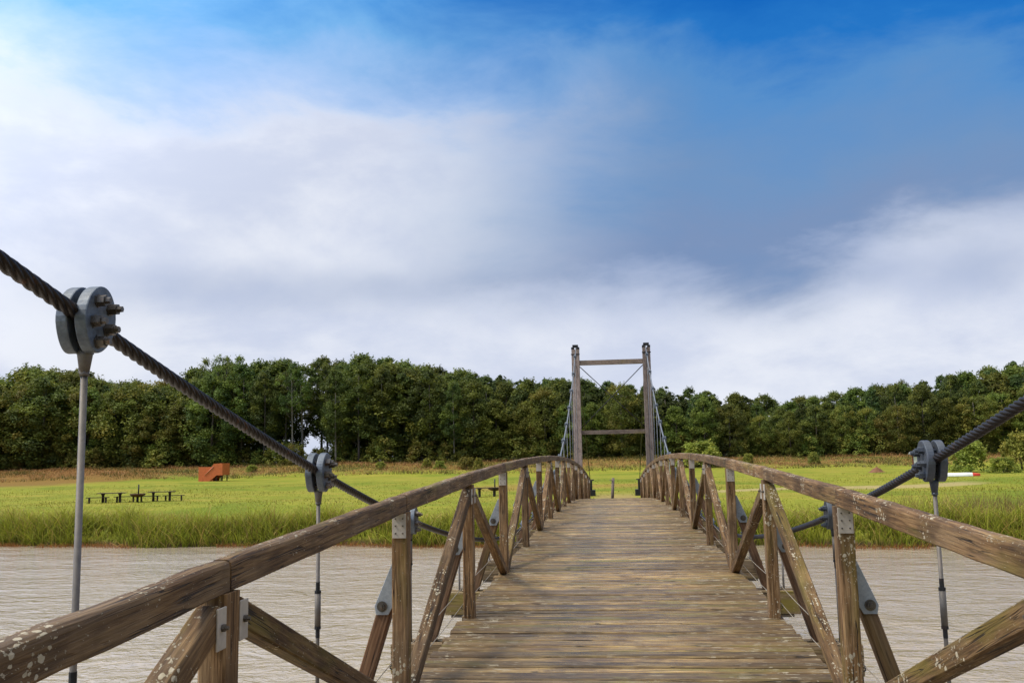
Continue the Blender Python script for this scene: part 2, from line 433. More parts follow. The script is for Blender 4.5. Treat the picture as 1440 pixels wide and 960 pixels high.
# main cables: twisted rope near the camera, continuing over the far tower to its anchor
RC=.0265; XC=1.83
YS1=YT; ZS1=10.36
ANCH=Vector((0,72.0,2.05))
def cable_mesh():
    m=MB(); NS=36; vs=[];fs=[]
    d=2*RC/3; rs=RC/2.7
    prof=[]
    for j in range(NS):
        ph=((j*60/6)%60-30)*math.pi/180
        prof.append(max(d*math.cos(ph)+math.sqrt(max(0,rs*rs-(d*math.sin(ph))**2)),RC*.74))
    ys=[]; y=-9.0
    while y<30: ys.append(y); y+=.016 if y<9 else (.026 if y<18 else .045)
    arc=0; prev=None; rows=[]
    for y in ys:
        p=Vector((0,y,zc(y)))
        if prev is not None: arc+=(p-prev).length
        prev=p
        sl=2*.0527*mm(y)/SP; t=Vector((0,1,sl)).normalized(); u=Vector((1,0,0)); w=t.cross(u)
        tw=2*math.pi*arc/.34
        for j in range(NS):
            a=2*math.pi*j/NS+tw; vs.append(p+(u*math.cos(a)+w*math.sin(a))*prof[j]-Vector((0,YC,0)))
    for i in range(len(ys)-1):
        for j in range(NS):
            j2=(j+1)%NS; fs.append((i*NS+j,i*NS+j2,(i+1)*NS+j2,(i+1)*NS+j))
    m.add(vs,fs,True); me=m.mesh('main_cable',M_cable)
    return me
me_cab=cable_mesh()
m=MB(); pts=[(0,30-.02+ (YT-.35-29.98)*i/60-YC, zc(30-.02+(YT-.35-29.98)*i/60)) for i in range(55)]
pts+= [(0,YT-YC,ZS1)]
e=ANCH-Vector((0,YC,0))
a0=Vector(pts[-1]); mbk=MB(); mbk.tube([tuple(a0.lerp(e,t)) for t in (0.004,.25,.5,.75,1)],RC,10); me_back=mbk.mesh('backstay_cable',M_dark)  # backstay's shade is put into its colour: darker than the cable it continues
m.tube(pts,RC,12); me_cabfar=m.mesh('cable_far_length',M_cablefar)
for s in (-1,1):
    c=child('main_cable',me_cab); c.location=(s*XC,0,0)
    c3=child('backstay_cable',me_back); c3.location=(s*XC,0,0)
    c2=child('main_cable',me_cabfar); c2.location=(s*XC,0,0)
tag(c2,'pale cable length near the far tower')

# clamps and hangers
def clamp_mesh():
    m=MB()
    poly=[]
    for i in range(40):
        a=2*math.pi*i/40; yy=.096*math.cos(a); zz=.121*math.sin(a)
        if zz<-.03: yy*=1.0-.18*((-zz-.03)/.082)
        poly.append((yy,zz))
    for sx in (-1,1):
        x0,x1=(.013,.056) if sx>0 else (-.056,-.013)
        Mx=Matrix(((0,0,1,0),(1,0,0,0),(0,1,0,0),(0,0,0,1)))
        n0=len(m.v); m.prism(poly,x0,x1,Mx)
    me=m.mesh('cable_clamp'); bevel(me,.005,2); return me
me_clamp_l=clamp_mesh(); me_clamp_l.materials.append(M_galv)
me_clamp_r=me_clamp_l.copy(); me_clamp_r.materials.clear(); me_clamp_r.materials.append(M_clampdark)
m=MB(); m.v=[tuple(v.co) for v in me_clamp_l.vertices]; m.f=[tuple(p.vertices) for p in me_clamp_l.polygons]; m.sm=[False]*len(m.f)
for (yy,zz) in [(-.038,.052),(.038,.052),(-.038,-.018),(.038,-.018),(0,-.078)]: m.tube([(-.085,yy,zz),(.085,yy,zz)],.013,6)
me_clamp_far=m.mesh('cable_clamp',M_galv)
def clampbolt(mat):
    m=MB()
    m.tube([(-.068,0,0),(-.0565,0,0),(-.0564,0,0),(.0555,0,0),(.0556,0,0),(.0605,0,0),(.0606,0,0),(.087,0,0),(.0871,0,0),(.104,0,0)],[.017,.017,.009,.009,.025,.025,.0205,.0205,.0125,.0115],6,smooth=False)
    return m.mesh('bolt',mat)
me_cb_l=clampbolt(M_bolt); me_cb_r=clampbolt(M_clampdark)
BP=[(-.040,.055),(.040,.055),(-.042,-.022),(.042,-.022),(0,-.083)]
m=MB()
for sx in (-1,1): m.box(sx*.016-.006 if sx>0 else -.024,.024 if sx>0 else -.016+.006,-.016,.016,-.12,-.055)
m.tube([(0,0,-.108),(0,0,-.125),(0,0,-.185)],[.027,.0255,.0165],14)
m.tube([(0,0,-.180),(0,0,-.196)],.0185,6)
me_fork=m.mesh('fork_socket',M_rod)
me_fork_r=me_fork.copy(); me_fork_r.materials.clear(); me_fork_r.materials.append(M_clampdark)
m=MB(); m.tube([(0,0,-.10),(0,0,.10)],.0185,14); me_sleeve=m.mesh('turnbuckle',M_rod)
m=MB(); m.tube([(0,0,.098),(0,0,.115),(0,0,.1151),(0,0,.165)],[.0205,.0205,.0135,.0135],8,smooth=False)
me_nuts=m.mesh('lock_nut',M_dark)
for k in KS:
    Y=YK[k]+.07; z=zc(Y); sl=math.atan(2*.0527*mm(Y)/SP); zb=zd(Y)-.25-.215
    for s in (-1,1):
        far=Y>30
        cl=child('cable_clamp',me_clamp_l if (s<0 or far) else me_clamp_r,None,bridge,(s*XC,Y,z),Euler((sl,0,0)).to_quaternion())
        near=Y<16
        if near:
            for (yy,zz) in BP:
                b=obj('bolt',me_cb_l if s<0 else me_cb_r,cl); b.location=(0,yy,zz); b.rotation_euler=(rnd.uniform(0,1),0,0 if s<0 else math.pi)
        else:
            cl.data=me_clamp_far
        zt=z-.19
        if zt>zb+.1:
            m=MB(); m.tube([(0,0,zb-zt),(0,0,0)],.0118 if not far else .009,12)
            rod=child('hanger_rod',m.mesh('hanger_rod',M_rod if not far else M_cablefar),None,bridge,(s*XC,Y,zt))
            fk=obj('fork_socket',me_fork if s<0 else me_fork_r,rod); fk.location=(0,0,.19)
            if zt-zb>1.0:
                off=zd(Y)-zt+(.70 if (k==-6 and s<0) else .55)
                sv=obj('turnbuckle',me_sleeve,rod); sv.location=(0,0,off)
                ln=obj('lock_nut',me_nuts,sv); ln=obj('lock_nut',me_nuts,sv); ln.rotation_euler=(math.pi,0,0)
# far tower
ztop=4.6+5.62
for s in (-1,1):
    m=MB(); m.box(-.205,-.018,-.2,.2,-1.6,ztop,ch=.012); m.box(.018,.205,-.2,.2,-1.6,ztop,ch=.012); m.box(-.018,.018,-.17,.17,-1.6,ztop-.1)
    tp=child('tower_post',m.mesh('tower_post',M_tower),None,bridge,(s*1.87,YT,0))
    m=MB(); m.box(-.215,-.06,-.21,.21,ztop+.001,ztop+.12); m.box(.06,.215,-.21,.21,ztop+.001,ztop+.12)
    m.box(-.15,.15,-.16,.16,ztop+.12,ztop+.25); m.box(-.235,.235,-.225,-.203,ztop-.30,ztop-.24)
    obj('saddle_cap',bevel(m.mesh('saddle_cap',M_dark),.01,1),tp)
    m=MB(); m.tube([(0,-.215,ztop-.9),(0,-.24,ztop-.9)],.035,8); m.tube([(0,-.215,5.0),(0,-.24,5.0)],.035,8)
    obj('bolt',m.mesh('bolt',M_bolt),tp)
for zz,h in ((9.50,.25),(5.82,.21)):
    m=MB(); m.box(-1.66,1.66,-.1,.1,-h/2,h/2,ch=.01); 
    b=child('tower_beam',m.mesh('tower_beam',M_towerb),None,bridge,(0,YT,zz))
for s in (-1,1):
    m=MB(); m.tube([(-s*1.66,s*.03,9.3),(s*1.66,s*.03,6.05)],.022,8)
    child('bracing_rod',m.mesh('bracing_rod',M_dark),None,bridge,(0,YT,0))
    # backstay anchor
    m=MB(); m.box(-.32,.32,-.45,.45,.4,2.0); m.box(-.09,.09,-.1,.1,2.0,2.75)
    m.tube([(-.22,0,2.75),(.22,0,2.75)],.05,8)
    child('anchor_block',bevel(m.mesh('anchor_block',M_dark),.03,2),None,bridge,(s*XC,72.05,0))

# ------------------------------------------------------------------ ground, river
def sm(a,b,x):
    t=max(0,min(1,(x-a)/(b-a))); return t*t*(3-2*t)
def gz(x,y):
    w=.5*math.sin(x*.31)+.35*math.sin(x*.83+1)
    b=max(-9,min(9,.1*x)); z=-1.5+2.25*sm(46.6+w-b,49.6+w-b,y)
    z+=.80*sm(51,67,y)
    z+=.52*sm(75,132,y)
    z+=(2.0-.5*sm(0,60,x))*sm(134,160,y)
    z+=(1.5+4*sm(-10,60,x))*sm(165,280,y)
    z+=.10*math.sin(x*.13+y*.09)*sm(52,70,y)+.06*math.sin(x*.37-y*.21)*sm(52,70,y)
    return z
def gz_near(x,y):
    z=gz(x,y)
    if y<0: z=max(z,-1.5+2.7*sm(-7,-13,y) if y<-7 else z)
    return z
xs=[-900,-500,-300,-200,-140]+[-110+i*2.0 for i in range(101)]+[110,150,220,320,520,900]
ys=[-300,-120,-60,-30,-16,-13,-11,-9,-7,-4,0,20,40]+[44+i*.5 for i in range(20)]+[54+i*1.5 for i in range(80)]+[180,200,230,280,360,500,800,1500]
vs=[];fs=[]
for y in ys:
    for x in xs: vs.append((x,y,gz_near(x,y)))
nx=len(xs)
for j in range(len(ys)-1):
    for i in range(nx-1): fs.append((j*nx+i,j*nx+i+1,(j+1)*nx+i+1,(j+1)*nx+i))
m=MB(); m.add(vs,fs,True)
mat,nt,b,out=new_mat('meadow_ground'); N=NT(nt)
geo=N.n('NewGeometry'); pos=geo.outputs['Position']; sp=N.n('SeparateXYZ'); N.l(pos,sp.inputs[0])
X,Yp,Z=sp.outputs
n1=N.noise(pos,.06,5,.6); n2=N.noise(pos,.35,5,.65); n3=N.noise(pos,2.2,5,.7); n4=N.noise(N.mapping(pos,(.25,1,1)),.5,4,.6)
grass=N.ramp(N.math('ADD',N.math('MULTIPLY',n2,.5),N.math('MULTIPLY',n3,.5)),[(.28,(.12,.15,.018)),(.5,(.225,.245,.028)),(.72,(.33,.31,.05))])
grass=N.mix(N.math('MULTIPLY',N.step(n4,.47,.64),.6),grass,(.33,.265,.05))
grass=N.mix(N.math('MULTIPLY',N.step(n1,.50,.62),.55),grass,(.10,.165,.014))
dry=N.ramp(n3,[(.3,(.20,.13,.03)),(.6,(.34,.23,.06)),(.8,(.42,.30,.10))])
# dry band beyond the tables and at the forest foot
band=N.math('MULTIPLY',N.step(N.math('ABSOLUTE',N.math('SUBTRACT',N.math('MULTIPLY_ADD',n1,26,Yp),103.0)),7.0,1.5),N.math('MULTIPLY',N.step(X,-22,-8),N.step(X,12,4)))
far=N.step(N.math('MULTIPLY_ADD',n2,14,Yp),147,154)
lf=N.math('MULTIPLY',N.step(N.math('MULTIPLY_ADD',n2,10,X),-66,-74),N.step(Yp,112,122))
c=N.mix(N.math('MULTIPLY',band,.75),grass,dry)
c=N.mix(far,c,N.mix(N.step(n2,.45,.6),(.24,.165,.045),(.12,.125,.025)))
c=N.mix(N.math('MULTIPLY',lf,.8),c,(.20,.10,.035))
# sandy path on the right
pathy=N.math('ADD',N.math('MULTIPLY',N.math('SUBTRACT',X,12.0),.55),N.math('MULTIPLY_ADD',n2,3,75.0))
pm=N.math('MULTIPLY',N.step(N.math('ABSOLUTE',N.math('SUBTRACT',Yp,pathy)),3.6,2.0),N.math('MULTIPLY',N.step(X,6,9),N.step(X,34,30)))
c=N.mix(N.math('MULTIPLY',pm,.6),c,N.mix(n3,(.36,.27,.14),(.50,.38,.22)))
# path straight off the bridge
pb=N.math('MULTIPLY',N.step(N.math('ABSOLUTE',N.math('MULTIPLY_ADD',n3,1.2,N.math('SUBTRACT',X,.6))),1.9,1.1),N.math('MULTIPLY',N.step(Yp,49,50),N.step(Yp,78,70)))
c=N.mix(N.math('MULTIPLY',pb,.8),c,N.mix(n3,(.27,.19,.07),(.40,.31,.13)))
mud=N.step(Z,.42,.12); c=N.mix(mud,c,(.085,.055,.03))
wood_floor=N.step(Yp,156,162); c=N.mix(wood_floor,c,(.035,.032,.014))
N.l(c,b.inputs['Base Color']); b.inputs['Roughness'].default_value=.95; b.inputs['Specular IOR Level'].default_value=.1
N.l(N.bump(N.math('ADD',n3,N.noise(pos,9,4,.7)),.8,.12),b.inputs['Normal'])
g=obj('ground',m.mesh('ground',mat)); tag(g,kind='structure')
# water
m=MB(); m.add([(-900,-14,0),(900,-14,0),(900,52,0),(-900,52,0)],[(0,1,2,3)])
mat,nt,b,out=new_mat('river_water'); N=NT(nt); geo=N.n('NewGeometry'); pos=geo.outputs['Position']
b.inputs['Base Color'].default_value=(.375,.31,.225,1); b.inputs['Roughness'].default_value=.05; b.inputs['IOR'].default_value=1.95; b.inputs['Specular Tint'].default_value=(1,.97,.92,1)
v1=N.mapping(pos,(1,1.5,1),rot=(0,0,.25)); v2=N.mapping(pos,(1,1.35,1),rot=(0,0,-.45)); v3=N.mapping(pos,(1,1.25,1),rot=(0,0,.9))
gust=N.step(N.noise(N.mapping(pos,(.35,1,1)),.22,3,.6),.35,.7)
h=N.math('ADD',N.math('MULTIPLY',N.noise(v1,.55,3,.55,1.0),1.0),N.math('ADD',N.math('MULTIPLY',N.noise(v2,1.6,3,.6,1.2),.6),N.math('MULTIPLY',N.noise(v3,5.0,3,.6,.5),.16)))
N.l(N.bump(N.math('MULTIPLY',h,N.math('MULTIPLY_ADD',gust,.45,.6)),1.0,.18),b.inputs['Normal'])
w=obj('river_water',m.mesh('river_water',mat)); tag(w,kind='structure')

# ------------------------------------------------------------------ leaf geometry
def leafquad(m, c, nrm, size, asp, rg, col):
    a=Vector((rg.gauss(0,1),rg.gauss(0,1),rg.gauss(0,1))); u=(a-nrm*a.dot(nrm))
    if u.length<1e-4: return
    u.normalize(); v=nrm.cross(u)
    h=size*.5; b=len(m.v)
    for p in (c+u*h, c+v*h*asp+nrm*h*.2, c-u*h, c-v*h*asp+nrm*h*.2): m.v.append(tuple(p)); m.c.append(col)
    m.f.append((b,b+1,b+2,b+3)); m.sm.append(False)
def crown(seed, base, top, rad, nclump, nleaf, size, cols, shape='round', crad=1.1, gap=0.0):
    rg=random.Random(seed); m=MB(); m.c=[]; H=top-base; cl=[]
    for i in range(nclump):
        t=rg.random()
        if shape=='round': prof=math.sin(math.pi*min(1,max(.04,t*.86+.10)))**.6
        elif shape=='tall': prof=(math.sin(math.pi*min(1,t*.80+.17))**.75)
        elif shape=='cone': prof=(1-t)**.6*.9+.10
        else: prof=1-.55*t
        ang=rg.random()*2*math.pi; rr=rad*prof*(.35+.65*rg.random()**.45)
        rr*=.78+.44*(.5+.5*math.sin(ang*2+seed)*math.cos(t*7+seed))
        cl.append((Vector((math.cos(ang)*rr,math.sin(ang)*rr,base+H*t)),t,rr))
    for c,t,rr in cl:
        cr=crad*rg.uniform(.6,1.25)*(1-.35*t if shape!='cone' else 1-.5*t)
        tone=rg.uniform(.72,1.25); ci=rg.choice(cols)
        for sprig in range(2):           # upright shoots that feather the outline
            if t<.25: break
            d=Vector((rg.gauss(0,.35),rg.gauss(0,.35),1)).normalized(); L=cr*rg.uniform(.9,1.7)
            for j in range(9):
                u=j/8; p=c+d*L*(.3+.7*u)+Vector((rg.gauss(0,.13),rg.gauss(0,.13),rg.gauss(0,.08)))*(1.3-u)
                nm=Vector((rg.gauss(0,1),rg.gauss(0,1),rg.gauss(.4,.6))).normalized(); k=tone*rg.uniform(.8,1.3)
                leafquad(m,p,nm,size*rg.uniform(.6,1.0),rg.uniform(.4,.7),rg,(ci[0]*k,ci[1]*k,ci[2]*k))
        for j in range(int(nleaf*rg.uniform(.6,1.3))):
            d=Vector((rg.gauss(0,1),rg.gauss(0,1),rg.gauss(0,1))).normalized()
            p=c+Vector((d.x,d.y,d.z*.75+.1))*cr*rg.random()**.4
            nm=(d*.7+Vector((0,0,.55))+Vector((rg.gauss(0,.45),rg.gauss(0,.45),rg.gauss(0,.45)))).normalized()
            k=tone*rg.uniform(.82,1.18)
            leafquad(m,p,nm,size*rg.uniform(.6,1.3),rg.uniform(.45,.8),rg,(ci[0]*k,ci[1]*k,ci[2]*k))
    return m.mesh('crown',M_leaf),[c for c,_,_ in cl]
def trunkmesh(seed, top, r0, ends, mat, nl=14, lean=.25):
    rg=random.Random(seed+99); m=MB(); pts=[]; rd=[]
    for i in range(8):
        t=i/7; pts.append(Vector((lean*math.sin(t*2.2+seed)*t, lean*math.cos(t*1.7+seed)*t, top*t-.15))); rd.append(r0*(1-.85*t)+.02)
    m.tube(pts,rd,8)
    for e in rg.sample(ends,min(nl,len(ends))):
        t=max(.15,min(.92,(e.z-1.6*rg.random()-.4)/top)); i=t*7; k=int(i); a=pts[k].lerp(pts[min(7,k+1)],i-k)
        if (e-a).length>.3 and e.z>a.z-.5:
            mid=a.lerp(e,.5)+Vector((0,0,-.15)); m.tube([a,mid,e],[r0*.32*(1-t*.6),r0*.2*(1-t*.6),.015],5)
    return m.mesh('trunk',mat)
G_dark=[(.050,.078,.017),(.066,.096,.021),(.042,.068,.019)]
G_mid=[(.088,.118,.020),(.108,.134,.024),(.072,.104,.020)]
G_olive=[(.135,.14,.024),(.155,.15,.03),(.112,.128,.024)]
G_shrub=[(.19,.20,.034),(.155,.18,.03),(.135,.165,.028)]
G_blue=[(.046,.076,.026),(.06,.09,.03)]
KIND={}
def kind(key, seed, Ht, base, rad, nc, nl, size, cols, shape, r0, mat, crad, nlimb=14):
    cr,cs=crown(seed,base,Ht,rad,nc,nl,size,cols,shape,crad)
    tr=trunkmesh(seed,Ht*.93,r0,cs,mat,nlimb); KIND.setdefault(key,[]).append((cr,tr,Ht))
for i in range(4): kind('tall',10+i,17.0,4.5,2.9,110,85,.31,G_dark+G_mid[:1],'tall',.17,M_barkpale if i%2 else M_bark,1.05,18)
for i in range(3): kind('bushy',30+i,12.5,.5,4.1,170,85,.31,(G_mid+G_olive[:1]) if i!=1 else G_mid+G_dark,'round',.2,M_bark,1.25)
for i in range(3): kind('oval',50+i,14.0,1.2,3.2,160,80,.31,G_dark+G_mid if i else G_mid,'tall',.18,M_bark,1.15)
for i in range(2): kind('pointed',70+i,14.5,1.0,2.9,170,70,.29,G_blue+G_dark,'cone',.17,M_bark,.85)
for i in range(2): kind('leggy',90+i,17.0,8.6,2.6,70,60,.30,G_dark+G_mid[:1],'tall',.14,M_barkpale,.95,22)
for i in range(2): kind('sparse',80+i,17.5,9.0,2.0,46,30,.26,G_mid,'tall',.14,M_bark,.85,26)

def tree(key, X, Y, top, rg, label, group, sx=1.0, cat='tree', name=None, var=None):
    cr,tr,Ht=KIND[key][rg.randrange(len(KIND[key])) if var is None else var]
    z=gz(X,Y); sc=(top-z)/Ht
    nm=name or {'leggy':'tall_tree','tall':'tall_tree','bushy':'bushy_tree','oval':'broadleaf_tree','pointed':'pointed_tree','sparse':'sparse_tree','shrub':'shrub'}[key]
    o=empty(nm,(X,Y,z),rg.uniform(0,6.28)); o.scale=(sc*sx*rg.uniform(.9,1.15),)*2+(sc,)
    obj('trunk',tr,o); obj('crown',cr,o); tag(o,label,cat,group); return o
# skyline of the wood, as heights above eye seen in the photograph
ENV=[(-150,520),(0,526),(60,521),(130,536),(180,542),(225,548),(250,540),(272,520),(300,520),(350,514),(400,511),(450,505),(505,504),(560,511),(610,519),(650,526),(700,531),(780,534),(850,537),(940,545),(1000,551),(1060,558),(1110,562),(1160,557),(1200,549),(1260,541),(1320,531),(1360,526),(1400,517),(1440,513),(1600,505)]
def env(px):
    for (a,b),(c,d) in zip(ENV,ENV[1:]):
        if a<=px<=c: return b+(d-b)*(px-a)/(c-a)
    return ENV[0][1] if px<0 else ENV[-1][1]
def pxof(X,Y): return proj((X,Y,5.0))[0]
ZONES=[(-999,115,'left of nearest cable rod'),(115,262,'right of nearest cable rod'),(262,360,'behind orange platform'),(360,470,'beside gap showing sky'),(470,600,'in tallest stretch of wood'),(600,700,'above left handrail'),(700,808,'just left of tower'),(808,920,'seen through the tower'),(920,1040,'just right of tower'),(1040,1150,'in lowest dip of wood'),(1150,1270,'left of dark right clamp'),(1270,1400,'above dark right clamp'),(1400,9999,'at wood\'s right end')]
LOOK={'leggy':'tall tree with long bare pale trunk','tall':'tall leggy tree with bare trunk','bushy':'rounded bushy tree leafy to ground','oval':'dense dark oval-crowned tree','pointed':'dark narrow pointed tree','sparse':'thin feathery tree'}
def zone(px):
    for a,b,n in ZONES:
        if a<=px<b: return n
rg=random.Random(21)
rows=[(160.5,0),(165,1),(170,2),(176,3),(183,4)]
for Y0,row in rows:
    X=-122+rg.uniform(0,3)
    while X<92:
        Yt=Y0+rg.uniform(-1.8,1.8); px=pxof(X,Yt)
        tallz=265<px<650
        if row==0:
            if 398<px<452: key='leggy'
            elif tallz: key=rg.choice(['tall','tall','oval','tall'])
            elif px<265: key=rg.choice(['bushy','oval','bushy'])
            elif px<700: key=rg.choice(['oval','tall','oval'])
            elif px<1150: key=rg.choice(['bushy','oval','oval','bushy'])
            else: key=rg.choice(['bushy','bushy','oval'])
        else:
            if tallz: key=rg.choice(['tall','oval','tall'])
            elif px<265: key=rg.choice(['oval','pointed','bushy'])
            else: key=rg.choice(['oval','pointed','pointed','tall'])
            if 398<px<452: key='leggy'
        fac={0:rg.uniform(.66,.92) if not tallz else rg.uniform(.9,1.0),1:rg.uniform(.86,.98),2:rg.uniform(.93,1.0),3:rg.uniform(.95,1.01),4:rg.uniform(.97,1.02)}[row]
        gap=(402<px<448 and (row>=2 or rg.random()<.5)) or (row>=3 and 480<px<560 and rg.random()<.4)
        if not gap:
            ty=env(px)+rg.uniform(-4,6); zt=at(px,ty,Yt).z
            z=gz(X,Yt); top=z+(zt-z)*fac
            tree(key,X,Yt,top,rg,LOOK[key]+(' in front row ' if row==0 else ' further back ')+zone(px),'trees of the wood beyond the meadow',sx=(rg.uniform(1.0,1.35) if key!='tall' else rg.uniform(.95,1.2))*(1.0 if row==0 else 1.12))
        X+=rg.uniform(3.4,5.2) if row==0 else rg.uniform(3.2,4.7)
for px,ty in ((288,508),(305,503),(318,505),(338,504)):
    Yt=163+rg.uniform(-1,2); p=at(px,ty,Yt)
    tree('sparse',p.x,Yt,p.z,rg,'thin feathery see-through tree standing above the wood behind the orange platform','feathery trees above the orange platform')
# low undergrowth along the foot of the wood
cr,cs=crown(200,.0,2.6,1.9,46,46,.34,G_dark+G_mid,'dome',.8); KIND.setdefault('under',[]).append((cr,None,2.6))
cr,cs=crown(201,.0,2.2,1.9,46,46,.32,G_mid+G_olive,'dome',.75)
m=None
KIND['shrub']=[]
for i,(cols,nc) in enumerate(((G_shrub,90),(G_olive,90),(G_mid+G_olive,70))):
    cr,cs=crown(210+i,.15,2.4,1.5,nc,50,.20,cols,'dome',.5); tr=trunkmesh(210+i,1.6,.05,cs,M_bark,16); KIND['shrub'].append((cr,tr,2.4))
X=-120
while X<90:
    Yt=159+rg.uniform(-1,4); px=pxof(X,Yt); z=gz(X,Yt)
    o=tree('shrub',X,Yt,z+rg.uniform(2.2,4.2),rg,'low dark bush at foot of wood '+zone(px),'undergrowth at the foot of the wood',sx=1.2,cat='bush',name='undergrowth_bush',var=2)
    X+=rg.uniform(3.0,5.0)
# singled-out bushes: px, py(base), Y, height m, width factor, label
for px,Yt,h,sx,lab in ((1360,112,3.2,1.1,'rounded willow bush to the right of the dark right clamp'),
    (1432,118,4.0,1.05,'large willow bush at the right edge of the photo'),
    (1405,106,1.5,1.9,'low spreading bush in front of the large willow bush at right'),
    (985,142,3.4,1.6,'pale green bush peeking over the right handrail beside the tower'),
    (655,147,1.7,1.3,'dark round bush in the dry grass just above the left handrail'),
    (672,146,1.6,.9,'small upright bush beside the dark round bush above the left handrail'),
    (618,147,1.1,1.3,'small bush in the dry grass straight above the wire clamp by the left rail'),
    (600,148,1.2,1.2,'small olive bush left of its twin in the dry grass above the left rail'),
    (1142,146,1.6,1.0,'small dark bush alone in the dry grass right of the bridge'),
    (1050,147,1.3,1.2,'tiny pale bush behind the right handrail joint'),
    (535,148,1.0,1.5,'flat bush in the dry grass right of the second left clamp'),
    (355,148,1.0,1.7,'wide low bush in dry grass just right of the orange platform')):
    p=at(px,600,Yt); tree('shrub',p.x,Yt,gz(p.x,Yt)+h,rg,lab,None,sx=sx,cat='bush',var=1 if 'dark' in lab.split('bush')[0] else 0)

# ------------------------------------------------------------------ grasses
def blade(m, x,y,z,h,w,lean,ang,c0,c1,rg,seg=2):
    b=len(m.v); dx,dy=math.cos(ang),math.sin(ang); f=rg.uniform(0,6.28); wx,wy=math.cos(f)*w*.5,math.sin(f)*w*.5
    for i in range(seg+1):
        t=i/seg; o=lean*t*t*h; ww=(1-t*.85); zz=z+h*t*(1-.25*lean*t)
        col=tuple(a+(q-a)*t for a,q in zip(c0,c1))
        m.v.append((x+dx*o-wx*ww,y+dy*o-wy*ww,zz)); m.v.append((x+dx*o+wx*ww,y+dy*o+wy*ww,zz)); m.c+= [col,col]
    for i in range(seg): m.f.append((b+2*i,b+2*i+1,b+2*i+3,b+2*i+2)); m.sm.append(True)
rg=random.Random(77)
def nz(x,y): return .5+.25*math.sin(x*.9+1.3*math.sin(y*.7))+.25*math.sin(x*.27+y*1.1)
m=MB(); m.c=[]
for i in range(66000):
    x=rg.uniform(-46,36); d=rg.random()**1.25*6.0; w=.5*math.sin(x*.31)+.35*math.sin(x*.83+1)
    y=47.5+w+d-.1*x
    if abs(x-.6)<2.2 and y>48.6: continue
    z=gz(x,y)
    if z<-.35: continue
    q=nz(x,y); hmax=1.75 if d<3 else 1.75-.30*(d-3)
    q=.5+.28*math.sin(x*.55+1.9*math.sin(y*.6+x*.13))+.22*math.sin(x*1.7+y*1.3)
    if d<2.2 and rg.random()>.35+.9*q: continue
    h=hmax*rg.uniform(.35,1.08)*(.55+.6*q); k=rg.uniform(.5,1.35)
    yel=rg.random()
    c0=(.060*k,.11*k,.008*k); c1=(.31*k,.43*k,.042*k)  # depth shading painted into the blades: base darker than tip
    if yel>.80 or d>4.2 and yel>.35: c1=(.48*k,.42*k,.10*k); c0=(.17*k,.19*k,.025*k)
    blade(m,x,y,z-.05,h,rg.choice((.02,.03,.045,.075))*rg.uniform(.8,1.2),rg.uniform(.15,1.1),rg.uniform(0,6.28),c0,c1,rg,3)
o=obj('reeds',m.mesh('reeds',M_reed)); tag(o,'tall green reeds and grasses lining the far river bank','reeds',kind='stuff')
m=MB(); m.c=[]   # dead straw at the waterline
for i in range(9000):
    x=rg.uniform(-46,36); w=.5*math.sin(x*.31)+.35*math.sin(x*.83+1); y=47.3+w+rg.random()*.9-.1*x
    k=rg.uniform(.6,1.2); z=max(gz(x,y),-.05)
    if nz(x*.7,3)<.25: continue
    blade(m,x,y,z-.03,rg.uniform(.12,.45),rg.uniform(.02,.04),rg.uniform(.5,1.4),rg.uniform(0,6.28),(.20*k,.10*k,.02*k),(.36*k,.19*k,.04*k),rg,2)
o=obj('dead_straw',m.mesh('dead_straw',M_reed)); tag(o,'brown dead straw along the waterline below the reeds','straw',kind='stuff')
m=MB(); m.c=[]   # meadow grass
for i in range(36000):
    y=52+60*rg.random()**1.4; hw=(y*.72+8); x=rg.uniform(-hw,hw*.75)
    if abs(x-.6)<1.7 and y<72: continue
    py=75+(x-12)*.55+1.5
    if 7<x<33 and abs(y-py)<2.6: continue
    k=rg.uniform(.7,1.2); q=nz(x*.3,y*.3); g=rg.random()
    c1=(.27*k,.30*k,.038*k) if g<.66 else (.36*k,.31*k,.07*k)
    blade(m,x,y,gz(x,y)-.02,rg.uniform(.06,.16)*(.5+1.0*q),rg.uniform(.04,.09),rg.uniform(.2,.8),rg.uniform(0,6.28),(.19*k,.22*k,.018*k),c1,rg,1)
o=obj('meadow_grass',m.mesh('meadow_grass',M_reed)); tag(o,'short bright green meadow grass beyond the reeds','grass',kind='stuff')
m=MB(); m.c=[]   # tall dry grass at the forest foot
for i in range(42000):
    x=rg.uniform(-120,90); y=139+20*rg.random(); q=.5+.3*math.sin(x*.31+2*math.sin(y*.5+x*.11))+.2*math.sin(x*.93+y*.8)
    k=rg.uniform(.7,1.25)
    if y<145 and rg.random()>q: continue
    gr=rg.random()<(.9 if math.sin(x*.21+1.7*math.sin(y*.33))+.5*math.sin(x*.67+y)>.1 else .2)
    c1=(.46*k,.32*k,.11*k) if not gr else (.19*k,.20*k,.035*k); c0=(.28*k,.18*k,.05*k) if not gr else (.06*k,.06*k,.015*k)
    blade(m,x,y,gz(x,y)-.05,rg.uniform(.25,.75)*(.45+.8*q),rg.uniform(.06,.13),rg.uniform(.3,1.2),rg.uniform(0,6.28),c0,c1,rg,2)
o=obj('dry_grass',m.mesh('dry_grass',M_reed)); tag(o,'tan dry grass strip in front of the wood','dry grass',kind='stuff')
m=MB(); m.c=[]   # taller seedy grass on the right bank
